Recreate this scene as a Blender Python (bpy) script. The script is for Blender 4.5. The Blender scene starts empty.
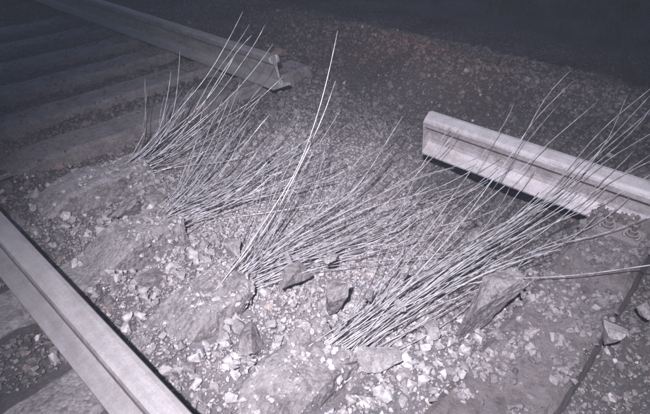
import bpy, bmesh, math, random
import numpy as np
from mathutils import Vector, Matrix, noise
random.seed(7); rng=np.random.default_rng(7)
D=bpy.data; SC=bpy.context.scene
SC.view_settings.view_transform='Standard'
# World axes: X = across the track, Y = along the track, near rail at x=0, ballast level z=0

# ---------------------------------------------------------------- materials
def nmat(name):
    m=D.materials.new(name); m.use_nodes=True
    nt=m.node_tree; b=nt.nodes['Principled BSDF']
    return m,nt,b
def N(nt,t,**kw):
    n=nt.nodes.new(t)
    for k,v in kw.items(): setattr(n,k,v)
    return n
def ramp(nt,fac,stops):
    r=N(nt,'ShaderNodeValToRGB'); e=r.color_ramp.elements
    e[0].position,e[0].color=stops[0][0],(*stops[0][1],1)
    e[1].position,e[1].color=stops[-1][0],(*stops[-1][1],1)
    for p,c in stops[1:-1]:
        q=e.new(p); q.color=(*c,1)
    nt.links.new(fac,r.inputs[0]); return r.outputs[0]
def noi(nt,scale,detail=6,rough=.6,vec=None):
    n=N(nt,'ShaderNodeTexNoise'); n.inputs['Scale'].default_value=scale
    n.inputs['Detail'].default_value=detail; n.inputs['Roughness'].default_value=rough
    if vec is None:
        tc=N(nt,'ShaderNodeTexCoord'); vec=tc.outputs['Object']
    nt.links.new(vec,n.inputs['Vector']); return n.outputs['Fac']
def mix(nt,fac,a,b,mode='MIX'):
    m=N(nt,'ShaderNodeMix'); m.data_type='RGBA'; m.blend_type=mode
    for s,v in ((0,fac),(6,a),(7,b)):
        if isinstance(v,bpy.types.NodeSocket): nt.links.new(v,m.inputs[s])
        elif s==0: m.inputs[0].default_value=v
        else: m.inputs[s].default_value=(*v,1)
    return m.outputs[2]
def bump(nt,b,h,strength=.5,dist=.01):
    n=N(nt,'ShaderNodeBump'); n.inputs['Strength'].default_value=strength; n.inputs['Distance'].default_value=dist
    nt.links.new(h,n.inputs['Height']); nt.links.new(n.outputs[0],b.inputs['Normal'])
def upmask(nt,lo,hi):
    g=N(nt,'ShaderNodeNewGeometry'); s=N(nt,'ShaderNodeSeparateXYZ'); nt.links.new(g.outputs['Normal'],s.inputs[0])
    mr=N(nt,'ShaderNodeMapRange'); mr.inputs[1].default_value=lo; mr.inputs[2].default_value=hi
    nt.links.new(s.outputs[2],mr.inputs[0]); return mr.outputs[0]
def mul(nt,a,b):
    m=N(nt,'ShaderNodeMath',operation='MULTIPLY')
    for i,v in enumerate((a,b)):
        if isinstance(v,bpy.types.NodeSocket): nt.links.new(v,m.inputs[i])
        else: m.inputs[i].default_value=v
    return m.outputs[0]

def m_stone():
    m,nt,b=nmat('ballast_stone')
    a=N(nt,'ShaderNodeAttribute',attribute_name='col')
    f=noi(nt,70); c=mix(nt,1.0,a.outputs['Color'],ramp(nt,f,[(.3,(.6,.6,.6)),(.7,(1.25,1.22,1.2))]),'MULTIPLY')
    nt.links.new(c,b.inputs['Base Color']); b.inputs['Roughness'].default_value=.85
    bump(nt,b,noi(nt,160,4),.6,.004); return m
def m_ground():
    m,nt,b=nmat('dusty_ballast_bed')
    a=N(nt,'ShaderNodeAttribute',attribute_name='col')
    f=noi(nt,45,8,.7); c=mix(nt,1.0,a.outputs['Color'],ramp(nt,f,[(.3,(.6,.6,.61)),(.52,(.95,.94,.94)),(.72,(1.35,1.32,1.32))]),'MULTIPLY')
    nt.links.new(c,b.inputs['Base Color']); b.inputs['Roughness'].default_value=.95
    bump(nt,b,noi(nt,90,8,.75),1,.02); return m
def m_conc(name,lo,hi,dust=.5,dustc=(.42,.39,.40),agg=.5):
    m,nt,b=nmat(name)
    f=noi(nt,9,8,.7); base=ramp(nt,f,[(.36,lo),(.62,hi)])
    # exposed aggregate: small voronoi pebbles
    tc=N(nt,'ShaderNodeTexCoord'); vo=N(nt,'ShaderNodeTexVoronoi'); vo.inputs['Scale'].default_value=85
    nt.links.new(tc.outputs['Object'],vo.inputs['Vector'])
    bw=N(nt,'ShaderNodeRGBToBW'); nt.links.new(vo.outputs['Color'],bw.inputs[0])
    base=mix(nt,agg,base,ramp(nt,bw.outputs[0],[(.25,(.55,.54,.53)),(.5,(.95,.95,.95)),(.8,(1.4,1.38,1.37))]),'MULTIPLY')
    g=noi(nt,160,6,.75); base=mix(nt,.6,base,ramp(nt,g,[(.36,(.5,.49,.49)),(.5,(.95,.95,.95)),(.66,(1.4,1.4,1.4))]),'MULTIPLY')
    d=mul(nt,mul(nt,upmask(nt,.0,.7),ramp(nt,noi(nt,13,9,.8),[(.40,(0,0,0)),(.58,(1,1,1))])),dust)
    base=mix(nt,d,base,dustc)
    nt.links.new(base,b.inputs['Base Color']); b.inputs['Roughness'].default_value=.95
    ad=N(nt,'ShaderNodeMath',operation='ADD'); nt.links.new(noi(nt,90,10,.8),ad.inputs[0])
    nt.links.new(mul(nt,vo.outputs['Distance'],-.5*agg),ad.inputs[1])
    bump(nt,b,ad.outputs[0],1,.014); return m
def m_rail(name,lo,hi,rough=.6,met=.25):
    m,nt,b=nmat(name)
    tc=N(nt,'ShaderNodeTexCoord'); mp=N(nt,'ShaderNodeMapping'); mp.inputs['Scale'].default_value=(1,.12,1)
    nt.links.new(tc.outputs['Object'],mp.inputs[0])
    f=noi(nt,28,8,.65,mp.outputs[0]); base=ramp(nt,f,[(.3,lo),(.68,hi)])
    base=mix(nt,.6,base,ramp(nt,noi(nt,14,9,.78),[(.40,(.5,.43,.39)),(.54,(1,1,1))]),'MULTIPLY')
    base=mix(nt,.4,base,ramp(nt,noi(nt,150,4,.7),[(.40,(.55,.5,.47)),(.54,(1.1,1.1,1.1))]),'MULTIPLY')
    d=mul(nt,upmask(nt,.2,.9),.4); base=mix(nt,d,base,(.48,.46,.46))
    nt.links.new(base,b.inputs['Base Color']); b.inputs['Roughness'].default_value=rough
    b.inputs['Metallic'].default_value=met
    bump(nt,b,noi(nt,110,8,.75),.6,.003); return m
MST=m_stone(); MGR=m_ground()
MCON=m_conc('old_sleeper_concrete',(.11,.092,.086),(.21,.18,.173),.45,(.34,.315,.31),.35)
MCONL=m_conc('brightened_sleeper_concrete',(.20,.17,.16),(.34,.30,.29),.5,(.42,.39,.38),.3)  # same concrete coloured lighter so the dimly lit far sleepers stay visible
MBRK=m_conc('broken_concrete',(.22,.195,.19),(.37,.34,.335),.7,(.50,.47,.47),.8)
MCHIP=m_conc('fresh_concrete_chip',(.38,.35,.345),(.55,.52,.51),.3,(.56,.54,.54),.5)
MRN=m_rail('rail_steel_dusty',(.22,.20,.195),(.38,.355,.35))
MRL=m_rail('rail_steel_pale',(.40,.375,.385),(.56,.53,.54))
MFR=m_rail('rail_fracture_steel',(.45,.43,.43),(.7,.68,.68),.4,.5)
MRU=m_rail('rusty_iron',(.09,.07,.06),(.16,.13,.12),.8,.1)
m,nt,b=nmat('reinforcement_steel_wire'); MW=m
c=ramp(nt,noi(nt,25,5),[(.35,(.34,.31,.31)),(.6,(.78,.76,.77))]); nt.links.new(c,b.inputs['Base Color'])
b.inputs['Roughness'].default_value=.4; b.inputs['Metallic'].default_value=.45
m,nt,b=nmat('dry_grass'); MG=m
c=ramp(nt,noi(nt,3,4),[(.35,(.05,.05,.025)),(.65,(.14,.12,.06))]); nt.links.new(c,b.inputs['Base Color']); b.inputs['Roughness'].default_value=.9

# ---------------------------------------------------------------- terrain
def G(x,y,cx,cy,sx,sy): return math.exp(-((x-cx)/sx)**2-((y-cy)/sy)**2)
def sst(a,b,x):
    t=min(1,max(0,(x-a)/(b-a))); return t*t*(3-2*t)
def h(x,y,fine=True):
    z=0
    z-=.10*G(x,y,1.15,1.05,.5,.75)
    z-=.19*G(x,y,1.85,.80,.40,.50)
    z+=.030*math.exp(-((x-.13)/.14)**2)
    z+=.16*G(x,y,3.0,2.35,.42,1.2)
    z-=.08*G(x,y,2.3,1.6,.3,1.0)
    z-=.55*sst(3.5,5.2,x)
    if x<-.7: z-=.5*sst(-.7,-2.2,x) if x>-2.2 else .5
    if fine:
        z+=.03*noise.noise(Vector((x*2.1,y*2.1,3.3)))+.022*noise.noise(Vector((x*7,y*7,1)))+.008*noise.noise(Vector((x*17,y*17,1)))
        d=max(abs(x-2),abs(y-2))
        if d>5: z+=.35*min(1,(d-5)/10)*noise.noise(Vector((x*.15,y*.15,9)))
    return z
def dustf(x,y):
    """powdered concrete lying around the shattered sleepers"""
    n=.5+.9*noise.noise(Vector((x*3,y*3,20)))+.45*noise.noise(Vector((x*9,y*9,20)))
    d=.95*G(x,y,.50,.80,.5,.6)+1.05*G(x,y,1.1,1.2,.7,.7)+.65*G(x,y,.6,1.8,.5,.5)+.45*G(x,y,1.4,1.9,.6,.6)
    return max(0,min(1,d*(.5+.75*n)))
def redf(x,y):
    n=noise.noise(Vector((x*2.5,y*2.5,40)))
    return max(0,min(1,(.8*G(x,y,3.0,2.3,.5,1.0)+.4*G(x,y,.3,2.9,.7,.5)+.25*G(x,y,-.4,3.4,1,1.5))*(1+n)))
def basecol(x,y):
    d=dustf(x,y); r=redf(x,y)
    c=np.array([.130,.120,.118])*(1+.6*noise.noise(Vector((x*1.7,y*1.7,70)))); c=c*(1-r)+np.array([.20,.145,.125])*r
    return c*(1-d)+np.array([.39,.365,.37])*d

def axis(lo,hi,step,far):
    a=list(np.arange(lo,hi,step)); s=step; v=lo; L=[]
    while v>-far: s*=1.25; v-=s; L.append(v)
    s=step; v=a[-1]; R=[]
    while v<far: s*=1.25; v+=s; R.append(v)
    return L[::-1]+a+R
def ground():
    xs=axis(-1.4,6.2,.03,160); ys=axis(-1.2,7.0,.03,160)
    nx,ny=len(xs),len(ys)
    V=[];C=[]
    for y in ys:
        for x in xs:
            V.append((x,y,h(x,y)-.004)); 
            c=basecol(x,y)*.95 if -3<x<9 and -3<y<10 else (.09,.085,.08)
            C.append((*c,1))
    F=[(j*nx+i,j*nx+i+1,(j+1)*nx+i+1,(j+1)*nx+i) for j in range(ny-1) for i in range(nx-1)]
    me=D.meshes.new('ground'); me.from_pydata(V,[],F); me.materials.append(MGR)
    a=me.color_attributes.new('col','FLOAT_COLOR','POINT'); a.data.foreach_set('color',np.array(C,dtype=np.float32).ravel())
    me.polygons.foreach_set('use_smooth',[True]*len(F))
    o=D.objects.new('ground',me); SC.collection.objects.link(o); return o
ground()

# ---------------------------------------------------------------- stones
def hullbm(n,seed):
    r=random.Random(seed); bm=bmesh.new()
    for i in range(n):
        v=Vector((r.gauss(0,1),r.gauss(0,1),r.gauss(0,1))).normalized()
        p=3.2; k=(abs(v.x)**p+abs(v.y)**p+abs(v.z)**p)**(-1/p)
        bm.verts.new(v*k*r.uniform(.82,1.05)*.5)
    bmesh.ops.convex_hull(bm,input=bm.verts[:])
    for v in [v for v in bm.verts if not v.link_faces]: bm.verts.remove(v)
    return bm
def hullvar(n,seed):
    bm=hullbm(n,seed)
    bm.verts.index_update()
    V=np.array([v.co[:] for v in bm.verts]); bmesh.ops.triangulate(bm,faces=bm.faces[:])
    F=np.array([[v.index for v in f.verts] for f in bm.faces]); bm.free(); return V,F
VARS=[hullvar(random.choice([11,14,18]),s) for s in range(16)]
def rotm(n):
    q=rng.normal(size=(n,4)); q/=np.linalg.norm(q,axis=1)[:,None]; w,x,y,z=q.T
    return np.stack([1-2*(y*y+z*z),2*(x*y-z*w),2*(x*z+y*w),2*(x*y+z*w),1-2*(x*x+z*z),2*(y*z-x*w),2*(x*z-y*w),2*(y*z+x*w),1-2*(x*x+y*y)],1).reshape(n,3,3)
def stones(name,P,S,C,mat):
    P=np.array(P);S=np.array(S);C=np.array(C);n=len(P)
    var=rng.integers(0,len(VARS),n); Vs=[];Fs=[];Cs=[];off=0
    for k,(v,f) in enumerate(VARS):
        idx=np.where(var==k)[0]
        if not len(idx): continue
        sc=S[idx][:,None]*rng.uniform(.6,1.3,(len(idx),3))
        X=np.einsum('nij,nvj->nvi',rotm(len(idx)),v[None]*sc[:,None,:])+P[idx][:,None,:]
        Vs.append(X.reshape(-1,3)); Fs.append((f[None]+off+(np.arange(len(idx))*len(v))[:,None,None]).reshape(-1,3))
        Cs.append(np.repeat(C[idx],len(v),0)); off+=len(idx)*len(v)
    V=np.concatenate(Vs).astype(np.float32);F=np.concatenate(Fs).astype(np.int32);CC=np.concatenate(Cs)
    me=D.meshes.new(name); me.vertices.add(len(V)); me.vertices.foreach_set('co',V.ravel())
    me.loops.add(F.size); me.loops.foreach_set('vertex_index',F.ravel())
    me.polygons.add(len(F)); me.polygons.foreach_set('loop_start',np.arange(0,F.size,3,dtype=np.int32))
    me.polygons.foreach_set('loop_total',np.full(len(F),3,dtype=np.int32))
    me.update(calc_edges=True); me.polygons.foreach_set('use_smooth',np.zeros(len(F),dtype=bool))
    me.materials.append(mat)
    a=me.color_attributes.new('col','FLOAT_COLOR','POINT')
    a.data.foreach_set('color',np.concatenate([CC,np.ones((len(CC),1))],1).astype(np.float32).ravel())
    o=D.objects.new(name,me); SC.collection.objects.link(o); return o

SLY=[-.78,-.30,.20,.68,1.13,1.64,2.15,2.66,3.17,3.70,4.22,4.75,5.3]
BROKEN={.68:.47,1.13:.42,1.64:.48,2.15:.62}
def ZT(y,x=1.0):
    t=.10 if abs(y-.20)<.01 else .065
    t=.02+(t-.02)*sst(.05,.35,x)
    return t-(.02 if y<2.5 else .005)*sst(.45,.7,x)*(1-sst(1.2,1.45,x))
def ZB(x): return .02+.08*sst(.06,.28,x)
def onsleeper(x,y,wd=.14):
    if abs(x+.055)<.045: return True
    if 0<x<.15 and y<2.4: return False
    for s in SLY:
        if abs(y-s)<wd:
            if s in BROKEN: return -.5<x<BROKEN[s]-.02
            return -.5<x<2.3
    return False
def visible(x,y):
    dx,dy=x+.31,y
    fwd=dx*.73+dy*.683; rgt=dx*.683-dy*.73
    return fwd>.25 and abs(rgt)<.72*fwd+.75
P=[];S=[];C=[]
n=0
while n<66000:
    x=random.uniform(-1.4,6.4); y=random.uniform(-1.3,8)
    if not visible(x,y): continue
    n+=1
    if onsleeper(x,y,.115 if y>2.5 else .14) and random.random()<.98: continue
    d=dustf(x,y)
    if random.random()<d*.6: continue
    s=random.choice([.012,.015,.019,.023,.028,.033,.042])*random.uniform(.8,1.15)
    P.append((x,y,h(x,y)+s*random.uniform(-.38,.2))); S.append(s)
    c=basecol(x,y)*random.uniform(.6,1.3); 
    if random.random()<.04: c=c*1.4+.02
    if random.random()<.12: c=c*np.array([1.1,.97,.89])
    C.append(np.clip(c,.03,.55))
stones('ballast_gravel',P,S,C,MST)
P=[];S=[];C=[];n=0
while n<70000:
    x=random.gauss(.95,.95); y=random.gauss(1.25,1.1)
    if not visible(x,y) or x<-.7: continue
    n+=1
    if onsleeper(x,y): continue
    s=random.choice([.005,.007,.009,.012])*random.uniform(.8,1.3)
    P.append((x,y,h(x,y)+s*.15+random.choice([0,0,.005]))); S.append(s)
    c=basecol(x,y)*random.uniform(.65,1.45); C.append(np.clip(c,.04,.6))
for s_ in SLY[2:]:
    if s_ in BROKEN: continue
    for _ in range(int((3200 if s_<2.5 else 350)*2.2)):
        x=random.uniform(.08,2.2); y=s_+random.triangular(-.13,.13,random.choice([-.13,.13]))
        if noise.noise(Vector((x*5,y*7,11)))+.7*noise.noise(Vector((x*14,y*14,12)))<.5*random.random()-.3: continue
        s=random.choice([.003,.004,.004,.005,.006,.008,.010,.014,.02,.028 if s_<1 else .01])
        P.append((x,y,ZT(s_,x)+s*.1)); S.append(s); C.append(np.clip(basecol(x,y)*random.uniform(.5,1.2)+.01,.04,.6))
stones('crushed_stone_grit',P,S,C,MST)
RP=[];RS=[];RC=[]
def chips(cx,cy,sx,sy,n,smin,smax,lo=.26,hi=.5):
    for _ in range(n):
        x=random.gauss(cx,sx); y=random.gauss(cy,sy); s=smin+(smax-smin)*random.random()**3.5
        if abs(x+.055)<.05: continue
        if onsleeper(x,y,.12) : continue
        RP.append((x,y,h(x,y)+s*.2+.006)); RS.append(s); v=random.uniform(lo,hi); RC.append((v,v*.955,v*.96))
chips(.30,.90,.20,.14,420,.006,.05)
chips(.30,1.40,.18,.12,330,.006,.045)
chips(.20,1.2,.08,.5,220,.006,.04)
chips(.45,1.9,.22,.13,240,.006,.05,.25,.5)
chips(.45,.48,.25,.12,360,.006,.045)
chips(.95,.48,.35,.13,300,.006,.04)
chips(.10,2.45,.3,.25,120,.01,.055,.25,.45)
chips(1.1,1.2,.4,.5,300,.006,.028,.25,.5)
chips(1.35,-.05,.35,.12,60,.01,.04,.3,.5)
chips(2.3,2.2,.7,.8,60,.01,.04,.25,.45)
chips(.55,1.13,.12,.08,200,.006,.04)
chips(.62,.68,.12,.08,240,.006,.04)
chips(.60,1.64,.12,.08,160,.006,.04)

# ---------------------------------------------------------------- sleepers
def loft(rings):
    bm=bmesh.new(); R=[[bm.verts.new(p) for p in r] for r in rings]; n=len(rings[0])
    for a,b in zip(R,R[1:]):
        for i in range(n): bm.faces.new((a[i],a[(i+1)%n],b[(i+1)%n],b[i]))
    return bm,R
def fin(bm,name,mats,smooth=False,parent=None):
    bmesh.ops.recalc_face_normals(bm,faces=bm.faces[:])
    me=D.meshes.new(name); bm.to_mesh(me); bm.free()
    for m in mats: me.materials.append(m)
    if smooth: me.polygons.foreach_set('use_smooth',[True]*len(me.polygons))
    o=D.objects.new(name,me); SC.collection.objects.link(o)
    if parent: o.parent=parent
    return o
def slab_ring(x,yc,wt,wb,zt,zb,bev=.016):
    c=[(-wb/2,zb),(-wt/2-.003,zt-bev),(-wt/2+bev,zt),(wt/2-bev,zt),(wt/2+.003,zt-bev),(wb/2,zb)]
    pts=[]
    seg=[10,2,18,2,10,4]
    for i in range(6):
        a=c[i];b=c[(i+1)%6]
        for k in range(seg[i]):
            t=k/seg[i]; pts.append(Vector((x,yc+a[0]+(b[0]-a[0])*t,a[1]+(b[1]-a[1])*t)))
    return pts
def sleeper(yc,x0,x1,broken,name,seed):
    step=.009 if broken else .025; xs=list(np.arange(x0,x1,step))+[x1]; rings=[]
    sk=(seed*.37%1-.5)*.5
    for x in xs:
        zt=ZB(x) if broken else ZT(yc,x)
        r=slab_ring(x,yc,.25 if yc==.20 else (.20 if broken else .23),.28 if broken else .31,zt,-.16)
        e=sst(x1-.26,x1,x) if broken else 0
        out=[]
        for p in r:
            q=Vector((p.x*9,p.y*9,p.z*9+seed)); nn=noise.noise_vector(q)
            n2=noise.noise_vector(q*3.1); n3=noise.noise_vector(q*7)
            amp=.005+ .020*e+(.004 if broken else 0)
            c=Vector((x,yc,-.03))
            d=(p-c).normalized()
            p0=p.copy()
            p=p+nn*amp+n2*(.003+.012*e)+n3*(.0015+.009*e)
            if broken:
                k=1-e*(.12+.16*noise.noise(Vector((p0.x*8,p0.y*11,p0.z*11+seed))))
                p=c+(p-c)*k
                p.x+=e*(.10*noise.noise(Vector((p0.y*12,p0.z*12,seed+5)))+sk*(p0.y-yc))
            elif yc<.5:
                ed=max(0,1-abs(abs(p0.y-yc)-.12)/.02)*max(0,1-abs(p0.z-zt)/.03)
                p-=d*ed*.035*max(0,noise.noise(Vector((p0.x*14,p0.y*3,seed)))-.05)
            out.append(p)
        rings.append(out)
    if broken:
        last=rings[-1]; cen=sum(last,Vector())/len(last)
        for k in (.88,.74,.6,.45,.3,.15,.05):
            rings.append([cen+(p-cen)*k+Vector((.03*(1-k)+.05*noise.noise(Vector((p.y*30*k,p.z*30*k,seed+k*2)))*(1-k),0,0))+noise.noise_vector(p*45*k)*.010 for p in last])
    bm,R=loft(rings); bm.faces.new(R[0]); bm.faces.new(R[-1])
    if broken:
        bm.normal_update()
        cand=[(v.co.copy(),v.normal.copy()) for v in bm.verts if v.co.x>.12 and v.co.z>-.03]
        for _ in range(1200):
            co,no=random.choice(cand)
            e=sst(.1,x1,co.x)
            if random.random()>.25+.75*e: continue
            if noise.noise(co*14)<-.12: continue
            s=.004+.026*random.random()**3.6*(.5+.5*e)
            RP.append(tuple(co+no*s*.05)); RS.append(s); v=random.uniform(.24,.48); RC.append((v,v*.945,v*.94))
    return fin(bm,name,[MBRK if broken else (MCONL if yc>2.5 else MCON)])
i=0
for s in SLY:
    i+=1
    if s in BROKEN: sleeper(s,-.50,BROKEN[s],True,'broken_concrete_sleeper',i*3.7)
    else: sleeper(s,-.50,2.25,False,'concrete_sleeper',i*3.7)

def chunk(name,loc,dim,rot,seed,mat,amp=.1,cuts=5,parent=None):
    bm=hullbm(12,seed*17+3)
    bmesh.ops.triangulate(bm,faces=bm.faces[:])
    bmesh.ops.subdivide_edges(bm,edges=bm.edges[:],cuts=cuts,use_grid_fill=True)
    for v in bm.verts:
        p=v.co.copy()
        n=noise.noise(p*3+Vector((seed,0,0)))*amp*.5+noise.noise(p*8+Vector((seed,4,0)))*amp*.5+noise.noise(p*20+Vector((seed,4,7)))*amp*.35
        p*=1.1+n; v.co=Vector((p.x*dim[0],p.y*dim[1],p.z*dim[2]))
    o=fin(bm,name,[mat],parent=parent); o.location=loc; o.rotation_euler=[math.radians(a) for a in rot]; return o
chunk('concrete_chunk',(.94,.42,.065),(.34,.13,.14),(8,-10,-18),1,MBRK,.2,9)
chunk('concrete_chunk',(.74,.50,.03),(.10,.06,.05),(20,10,40),2,MCHIP)
chunk('concrete_chunk',(1.05,.05,.09),(.11,.07,.07),(20,30,60),3,MCHIP)
chunk('concrete_chunk',(1.28,.0,.05),(.10,.06,.04),(10,0,20),4,MCHIP)
chunk('concrete_chunk',(.60,.80,.06),(.13,.09,.07),(10,-30,20),5,MBRK,.2)
chunk('concrete_chunk',(.52,.54,.05),(.15,.08,.05),(10,10,-30),6,MCHIP,.2)
chunk('concrete_chunk',(.30,.90,.03),(.16,.09,.08),(0,20,50),8,MBRK,.2)
chunk('concrete_chunk',(.24,1.38,.03),(.15,.10,.07),(0,20,10),12,MBRK,.2)
chunk('concrete_chunk',(.40,1.88,.03),(.16,.10,.09),(0,20,30),13,MBRK,.2)
chunk('concrete_chunk',(.55,1.86,.02),(.16,.10,.10),(0,20,50),9,MBRK,.2)
chunk('concrete_chunk',(.55,1.30,.03),(.14,.08,.07),(0,20,80),15,MCHIP,.2)
chunk('concrete_chunk',(.62,1.02,.03),(.16,.09,.08),(0,10,10),16,MBRK,.2)
chunk('concrete_chunk',(.12,2.52,.05),(.07,.06,.05),(0,20,50),10,MCHIP)
chunk('concrete_chunk',(-.02,2.86,.05),(.08,.06,.06),(0,20,50),11,MCHIP)
chunk('brick_fragment',(2.32,3.0,.05),(.18,.09,.07),(5,8,-40),14,m_conc('old_brick',(.26,.17,.14),(.40,.28,.24),.3),.06)
stones('concrete_rubble',RP,RS,RC,MST)

# ---------------------------------------------------------------- rails
PROF=[(-.075,0),(-.075,.011),(-.045,.018),(-.016,.030),(-.009,.045),(-.008,.085),(-.009,.120),(-.016,.135),(-.0375,.143),(-.0375,.170),(-.033,.179),(-.020,.183),
      (.020,.183),(.033,.179),(.0375,.170),(.0375,.143),(.016,.135),(.009,.120),(.008,.085),(.009,.045),(.016,.030),(.045,.018),(.075,.011),(.075,0),(0,0)]
K=1.08
def rail(name,y0,y1,e0=None,e1=None,mats=(MRN,MFR),K=K):
    ys=[y0,y0+.02,y0+.06]+list(np.arange(y0+.2,y1-.15,.25))+[y1-.06,y1-.02,y1]
    rings=[]
    for j,y in enumerate(ys):
        r=[]
        for (x,z) in PROF:
            o=0
            if e0 and j<3: o=e0(x,z)*(1,.7,.3)[j]
            if e1 and j>=len(ys)-3: o=e1(x,z)*(.3,.7,1)[j-len(ys)+3]
            r.append(Vector((x*K,y+o,z*K)))
        rings.append(r)
    bm,R=loft(rings)
    for q in (R[0],R[-1]):
        f=bm.faces.new(q); f.material_index=1
    bmesh.ops.triangulate(bm,faces=[f for f in bm.faces if len(f.verts)>4])
    bmesh.ops.bevel(bm,geom=[e for e in bm.edges if len(e.link_faces)==2 and e.calc_face_angle(0)>1.0],offset=.0015,segments=1,affect='EDGES')
    return fin(bm,name,list(mats))
r=rail('railway_rail',-8,14,K=1.02); r.location=(-.055,0,.022); r.rotation_euler=(0,0,math.radians(.6))
jag=lambda x,z:.02*noise.noise(Vector((x*40,z*40,2)))
r=rail('broken_railway_rail',0,12,e0=lambda x,z:-.03+.08*(z/.18)+jag(x,z)*.5,mats=(MRN,MFR)); r.location=(1.80,2.40,.072); r.rotation_euler=(0,math.radians(2),math.radians(.5))
r=rail('broken_railway_rail',-12,0,e1=lambda x,z:jag(x,z)*.6,mats=(MRL,MFR),K=1.12); r.location=(1.77,1.18,.085); r.rotation_euler=(math.radians(.2),math.radians(-22),math.radians(1.0))

# ---------------------------------------------------------------- fastenings
def tube(bm,pts,r,sides=6):
    pts=[Vector(p) for p in pts]; prev=None; rings=[]
    for i,p in enumerate(pts):
        t=(pts[min(i+1,len(pts)-1)]-pts[max(i-1,0)]).normalized()
        if prev is None:
            a=t.orthogonal().normalized()
        else:
            a=(prev-t*prev.dot(t)).normalized()
        prev=a; b_=t.cross(a)
        rings.append([bm.verts.new(p+(a*math.cos(2*math.pi*k/sides)+b_*math.sin(2*math.pi*k/sides))*r) for k in range(sides)])
    for A,B in zip(rings,rings[1:]):
        for k in range(sides): bm.faces.new((A[k],A[(k+1)%sides],B[(k+1)%sides],B[k]))
    bm.faces.new(rings[0][::-1]); bm.faces.new(rings[-1])
def fastening(x,y,z,side):
    e=D.objects.new('rail_fastening',None); SC.collection.objects.link(e); e.location=(x,y,z)
    e.rotation_euler=(0,0,0 if side>0 else math.pi)
    bm=bmesh.new(); bmesh.ops.create_cube(bm,size=1)
    for v in bm.verts: v.co=Vector((v.co.x*.12,v.co.y*.17,v.co.z*.018+.003))
    bmesh.ops.bevel(bm,geom=bm.edges[:],offset=.004,segments=2,affect='EDGES'); fin(bm,'base_plate',[MRU],parent=e)
    for k,(px,py) in enumerate(((-.0,-.045),(.0,.045))):
        bm=bmesh.new()
        bmesh.ops.create_cone(bm,cap_ends=True,segments=6,radius1=.017,radius2=.017,depth=.016,matrix=Matrix.Translation((px,py,.031)))
        bmesh.ops.create_cone(bm,cap_ends=True,segments=16,radius1=.023,radius2=.023,depth=.005,matrix=Matrix.Translation((px,py,.021)))
        bmesh.ops.create_cone(bm,cap_ends=True,segments=12,radius1=.009,radius2=.009,depth=.06,matrix=Matrix.Translation((px,py,.030)))
        fin(bm,'bolt_%d'%(k+1),[MRU],parent=e)
        bm=bmesh.new()
        pts=[(px+.032*math.cos(a),py+.028*math.sin(a),.017+.006*math.cos(a)) for a in np.linspace(-2.4,2.4,14)]
        tube(bm,pts,.006,8); fin(bm,'spring_clip_%d'%(k+1),[MRU],True,parent=e)
for s in SLY:
    if s not in BROKEN:
        for x,side in ((1.60,1),(1.99,-1)): fastening(x,s,ZT(s,1.6)-.002,side)

# ---------------------------------------------------------------- wires
def bez(a,b,c,d,n):
    return [a*(1-t)**3+b*3*t*(1-t)**2+c*3*t*t*(1-t)+d*t**3 for t in [i/n for i in range(n+1)]]
def bundle(name,y,xe,zc,ends,n,seed,lift=.35,spread=.045,endvar=.08,r=.0016,flat=.5,smax=.4,prio=None):
    R=random.Random(seed); bm=bmesh.new()
    prio=prio or []
    for i in range(n):
        if i<len(prio): e=prio[i]; f=0
        else: e=R.choice(ends); f=1
        p0=Vector((xe-.12+R.uniform(-.05,.05),y+R.gauss(0,spread*.7),zc+R.uniform(-.035,.035)))
        short=R.random()**2*smax if f else 0
        p1=Vector(e)+Vector((R.gauss(0,endvar),R.gauss(0,endvar*1.5),R.gauss(0,endvar*.5)))*(1 if f else .1)
        p1=p0+(p1-p0)*(1-short)
        L=(p1-p0).length
        up=(p1-p0).normalized()
        d0=Vector((1,R.gauss(0,.10),R.uniform(-.06,.15)))*flat+up*(1.1-flat); d0.normalize()
        d1=(up+Vector((R.gauss(0,.10),R.gauss(0,.18),lift+R.gauss(0,.14)))).normalized()
        pts=bez(p0,p0+d0*L*.42,p1-d1*L*.38,p1,22)
        ph=R.uniform(0,9)
        pts=[p+noise.noise_vector(p*2.2+Vector((ph,ph,0)))*.035*sst(0.05,.5,k/22) for k,p in enumerate(pts)]
        for p in pts:
            g=h(p.x,p.y,False)+.014
            if p.z<g: p.z=g
        tube(bm,pts,r*R.uniform(.85,1.15),5)
    return fin(bm,name,[MW],True)
bundle('reinforcement_wires',.68,.47,.04,[(1.8,.38,.25),(1.9,.28,.3),(1.85,.55,.24),(1.65,.65,.2),(1.55,.8,.15),(1.75,.38,.17),(1.95,.5,.38),(1.55,.52,.12),(1.5,.7,.08)],40,11,.12,.045,.12,flat=.6,
  prio=[(1.89,.64,.60),(1.92,.60,.52),(2.05,.34,.52),(2.1,.40,.46),(2.1,.28,.58),(2.15,.33,.50),(1.95,.25,.40),(1.6,1.0,.3),(2.0,.2,.3),(1.95,.5,.45),(1.85,.4,.4),(2.2,.3,.42),(2.05,.15,.36),(1.8,.8,.42)])
bundle('reinforcement_wires',.62,.55,.02,[(1.35,.42,.06),(1.5,.38,.05),(1.55,.47,.08),(1.3,.55,.07),(1.6,.55,.10)],14,12,.04,.04,.08)
bundle('reinforcement_wires',1.13,.42,.04,[(1.56,.96,.13),(1.33,.76,.08),(1.45,.85,.10),(1.3,1.2,.15),(1.5,1.1,.15),(1.35,1.4,.2),(1.15,1.4,.25),(1.55,.8,.12),(1.6,1.0,.2),(1.1,1.3,.3)],56,13,.2,.045,.12,flat=.6,
  prio=[(1.05,1.20,.78),(1.06,1.22,.60),(1.35,1.1,.42),(1.5,.9,.35),(1.2,1.3,.4)])
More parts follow.
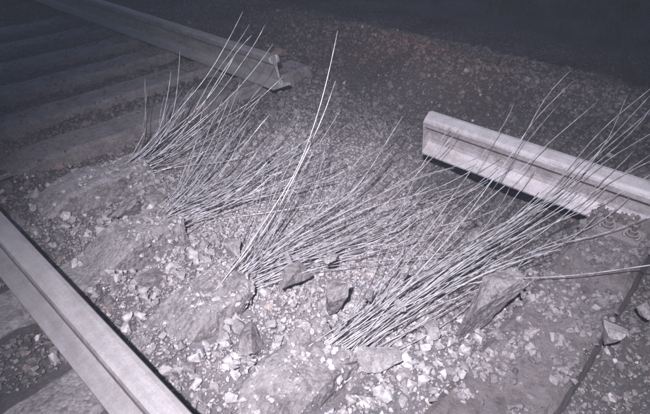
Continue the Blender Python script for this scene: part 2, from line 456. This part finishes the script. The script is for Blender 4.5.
bundle('reinforcement_wires',1.64,.48,.04,[(1.45,1.59,.15),(1.35,1.75,.18),(1.25,1.9,.2),(1.4,1.5,.12),(1.25,1.4,.1),(1.15,1.7,.25),(1.05,1.9,.3),(1.3,1.6,.25)],52,14,.26,.045,.12,flat=.6,
  prio=[(.95,1.95,.36),(1.02,1.85,.4),(1.1,1.9,.42)])
bundle('reinforcement_wires',2.15,.62,.04,[(1.2,2.35,.2),(1.3,2.2,.22),(1.1,2.45,.25),(1.2,2.05,.15),(1.0,2.3,.32),(1.15,2.1,.3),(1.35,2.15,.3)],42,15,.35,.05,.11,flat=.6,
  prio=[(.98,2.35,.40),(1.22,1.99,.72),(1.3,1.92,.66),(1.27,2.0,.6),(1.25,2.1,.5),(1.05,2.3,.5),(1.35,2.1,.6),(1.4,2.0,.5)])
for k,(p,d) in enumerate([((.72,.93,.10),.045),((.66,.70,.10),.06),((.8,.66,.15),.035),((.62,1.05,.08),.045),((1.0,1.62,.16),.03),((.7,.60,.09),.04)]):
    chunk('concrete_chunk',p,(d*1.5,d*.8,d*.7),(k*20,k*35,k*50),20+k,MCHIP,.15,3)

# ---------------------------------------------------------------- dry grass beyond the track
def grass():
    bm=bmesh.new(); R=random.Random(3)
    for _ in range(420):
        cx=R.uniform(4.3,9); cy=R.uniform(-1.5,9); s=R.uniform(.1,.35)
        if noise.noise(Vector((cx*.6,cy*.6,5)))<-.05: continue
        for _ in range(22):
            x=cx+R.gauss(0,.07);y=cy+R.gauss(0,.07); a=R.uniform(0,6.28); l=s*R.uniform(.5,1.2); b_=R.uniform(.1,.6)*l; w=.004
            z=h(x,y); px,py=-math.sin(a)*w,math.cos(a)*w
            q=[]
            for t in (0,.5,1):
                ww=1-t*.8; X=x+math.cos(a)*b_*t*t; Y=y+math.sin(a)*b_*t*t; Z=z+l*t*(1-.25*t)
                q.append((bm.verts.new((X-px*ww,Y-py*ww,Z)),bm.verts.new((X+px*ww,Y+py*ww,Z))))
            for A,B in zip(q,q[1:]): bm.faces.new((A[0],A[1],B[1],B[0]))
    me=D.meshes.new('dry_grass'); bm.to_mesh(me); bm.free(); me.materials.append(MG)
    SC.collection.objects.link(D.objects.new('dry_grass',me))
grass()

# ---------------------------------------------------------------- haze box added to veil the scene and lift its dark tones
bm=bmesh.new(); bmesh.ops.create_cube(bm,size=1)
for v in bm.verts: v.co=Vector((v.co.x*24+4,v.co.y*24+4,v.co.z*7+2.2))
m=D.materials.new('haze_veil'); m.use_nodes=True; nt=m.node_tree; nt.nodes.clear()
vs=nt.nodes.new('ShaderNodeVolumeScatter'); vs.inputs['Density'].default_value=.007; vs.inputs['Color'].default_value=(.78,.84,1,1); vs.inputs['Anisotropy'].default_value=0
ou=nt.nodes.new('ShaderNodeOutputMaterial'); nt.links.new(vs.outputs[0],ou.inputs['Volume'])
fin(bm,'haze_volume',[m])

# ---------------------------------------------------------------- light
w=D.worlds.new('World'); SC.world=w; w.use_nodes=True; nt=w.node_tree
bg=nt.nodes['Background']; sky=nt.nodes.new('ShaderNodeTexSky'); sky.sky_type='NISHITA'; sky.sun_disc=False
sky.sun_elevation=math.radians(3); sky.sun_rotation=math.radians(60)
t=mix(nt,1.0,sky.outputs[0],(.66,.8,1.4),'MULTIPLY'); nt.links.new(t,bg.inputs[0]); bg.inputs[1].default_value=.09
l=D.lights.new('moon','SUN'); l.energy=.04; l.angle=math.radians(.5); l.color=(.8,.85,1)
o=D.objects.new('moon',l); SC.collection.objects.link(o); o.rotation_euler=(math.radians(50),0,math.radians(-120))
l=D.lights.new('flash_spot','SPOT'); l.energy=640; l.spot_size=math.radians(80); l.spot_blend=1; l.shadow_soft_size=.03; l.color=(.91,.88,1.0)  # stands in for the camera flash, moved up and back to flatten falloff
o=D.objects.new('flash_spot',l); SC.collection.objects.link(o); o.location=(-.60,-.05,1.85)
tgt=Vector((.95,.95,0)); o.rotation_euler=(tgt-o.location).to_track_quat('-Z','Y').to_euler()

cam=D.objects.new('camera',D.cameras.new('camera')); SC.collection.objects.link(cam)
cam.location=(-.31,0,1.29); cam.rotation_euler=(math.radians(90-34.8),0,-math.atan2(.73,.683))
cam.data.sensor_width=36; cam.data.lens=36*490/650; cam.data.clip_start=.05; cam.data.clip_end=500
SC.camera=cam
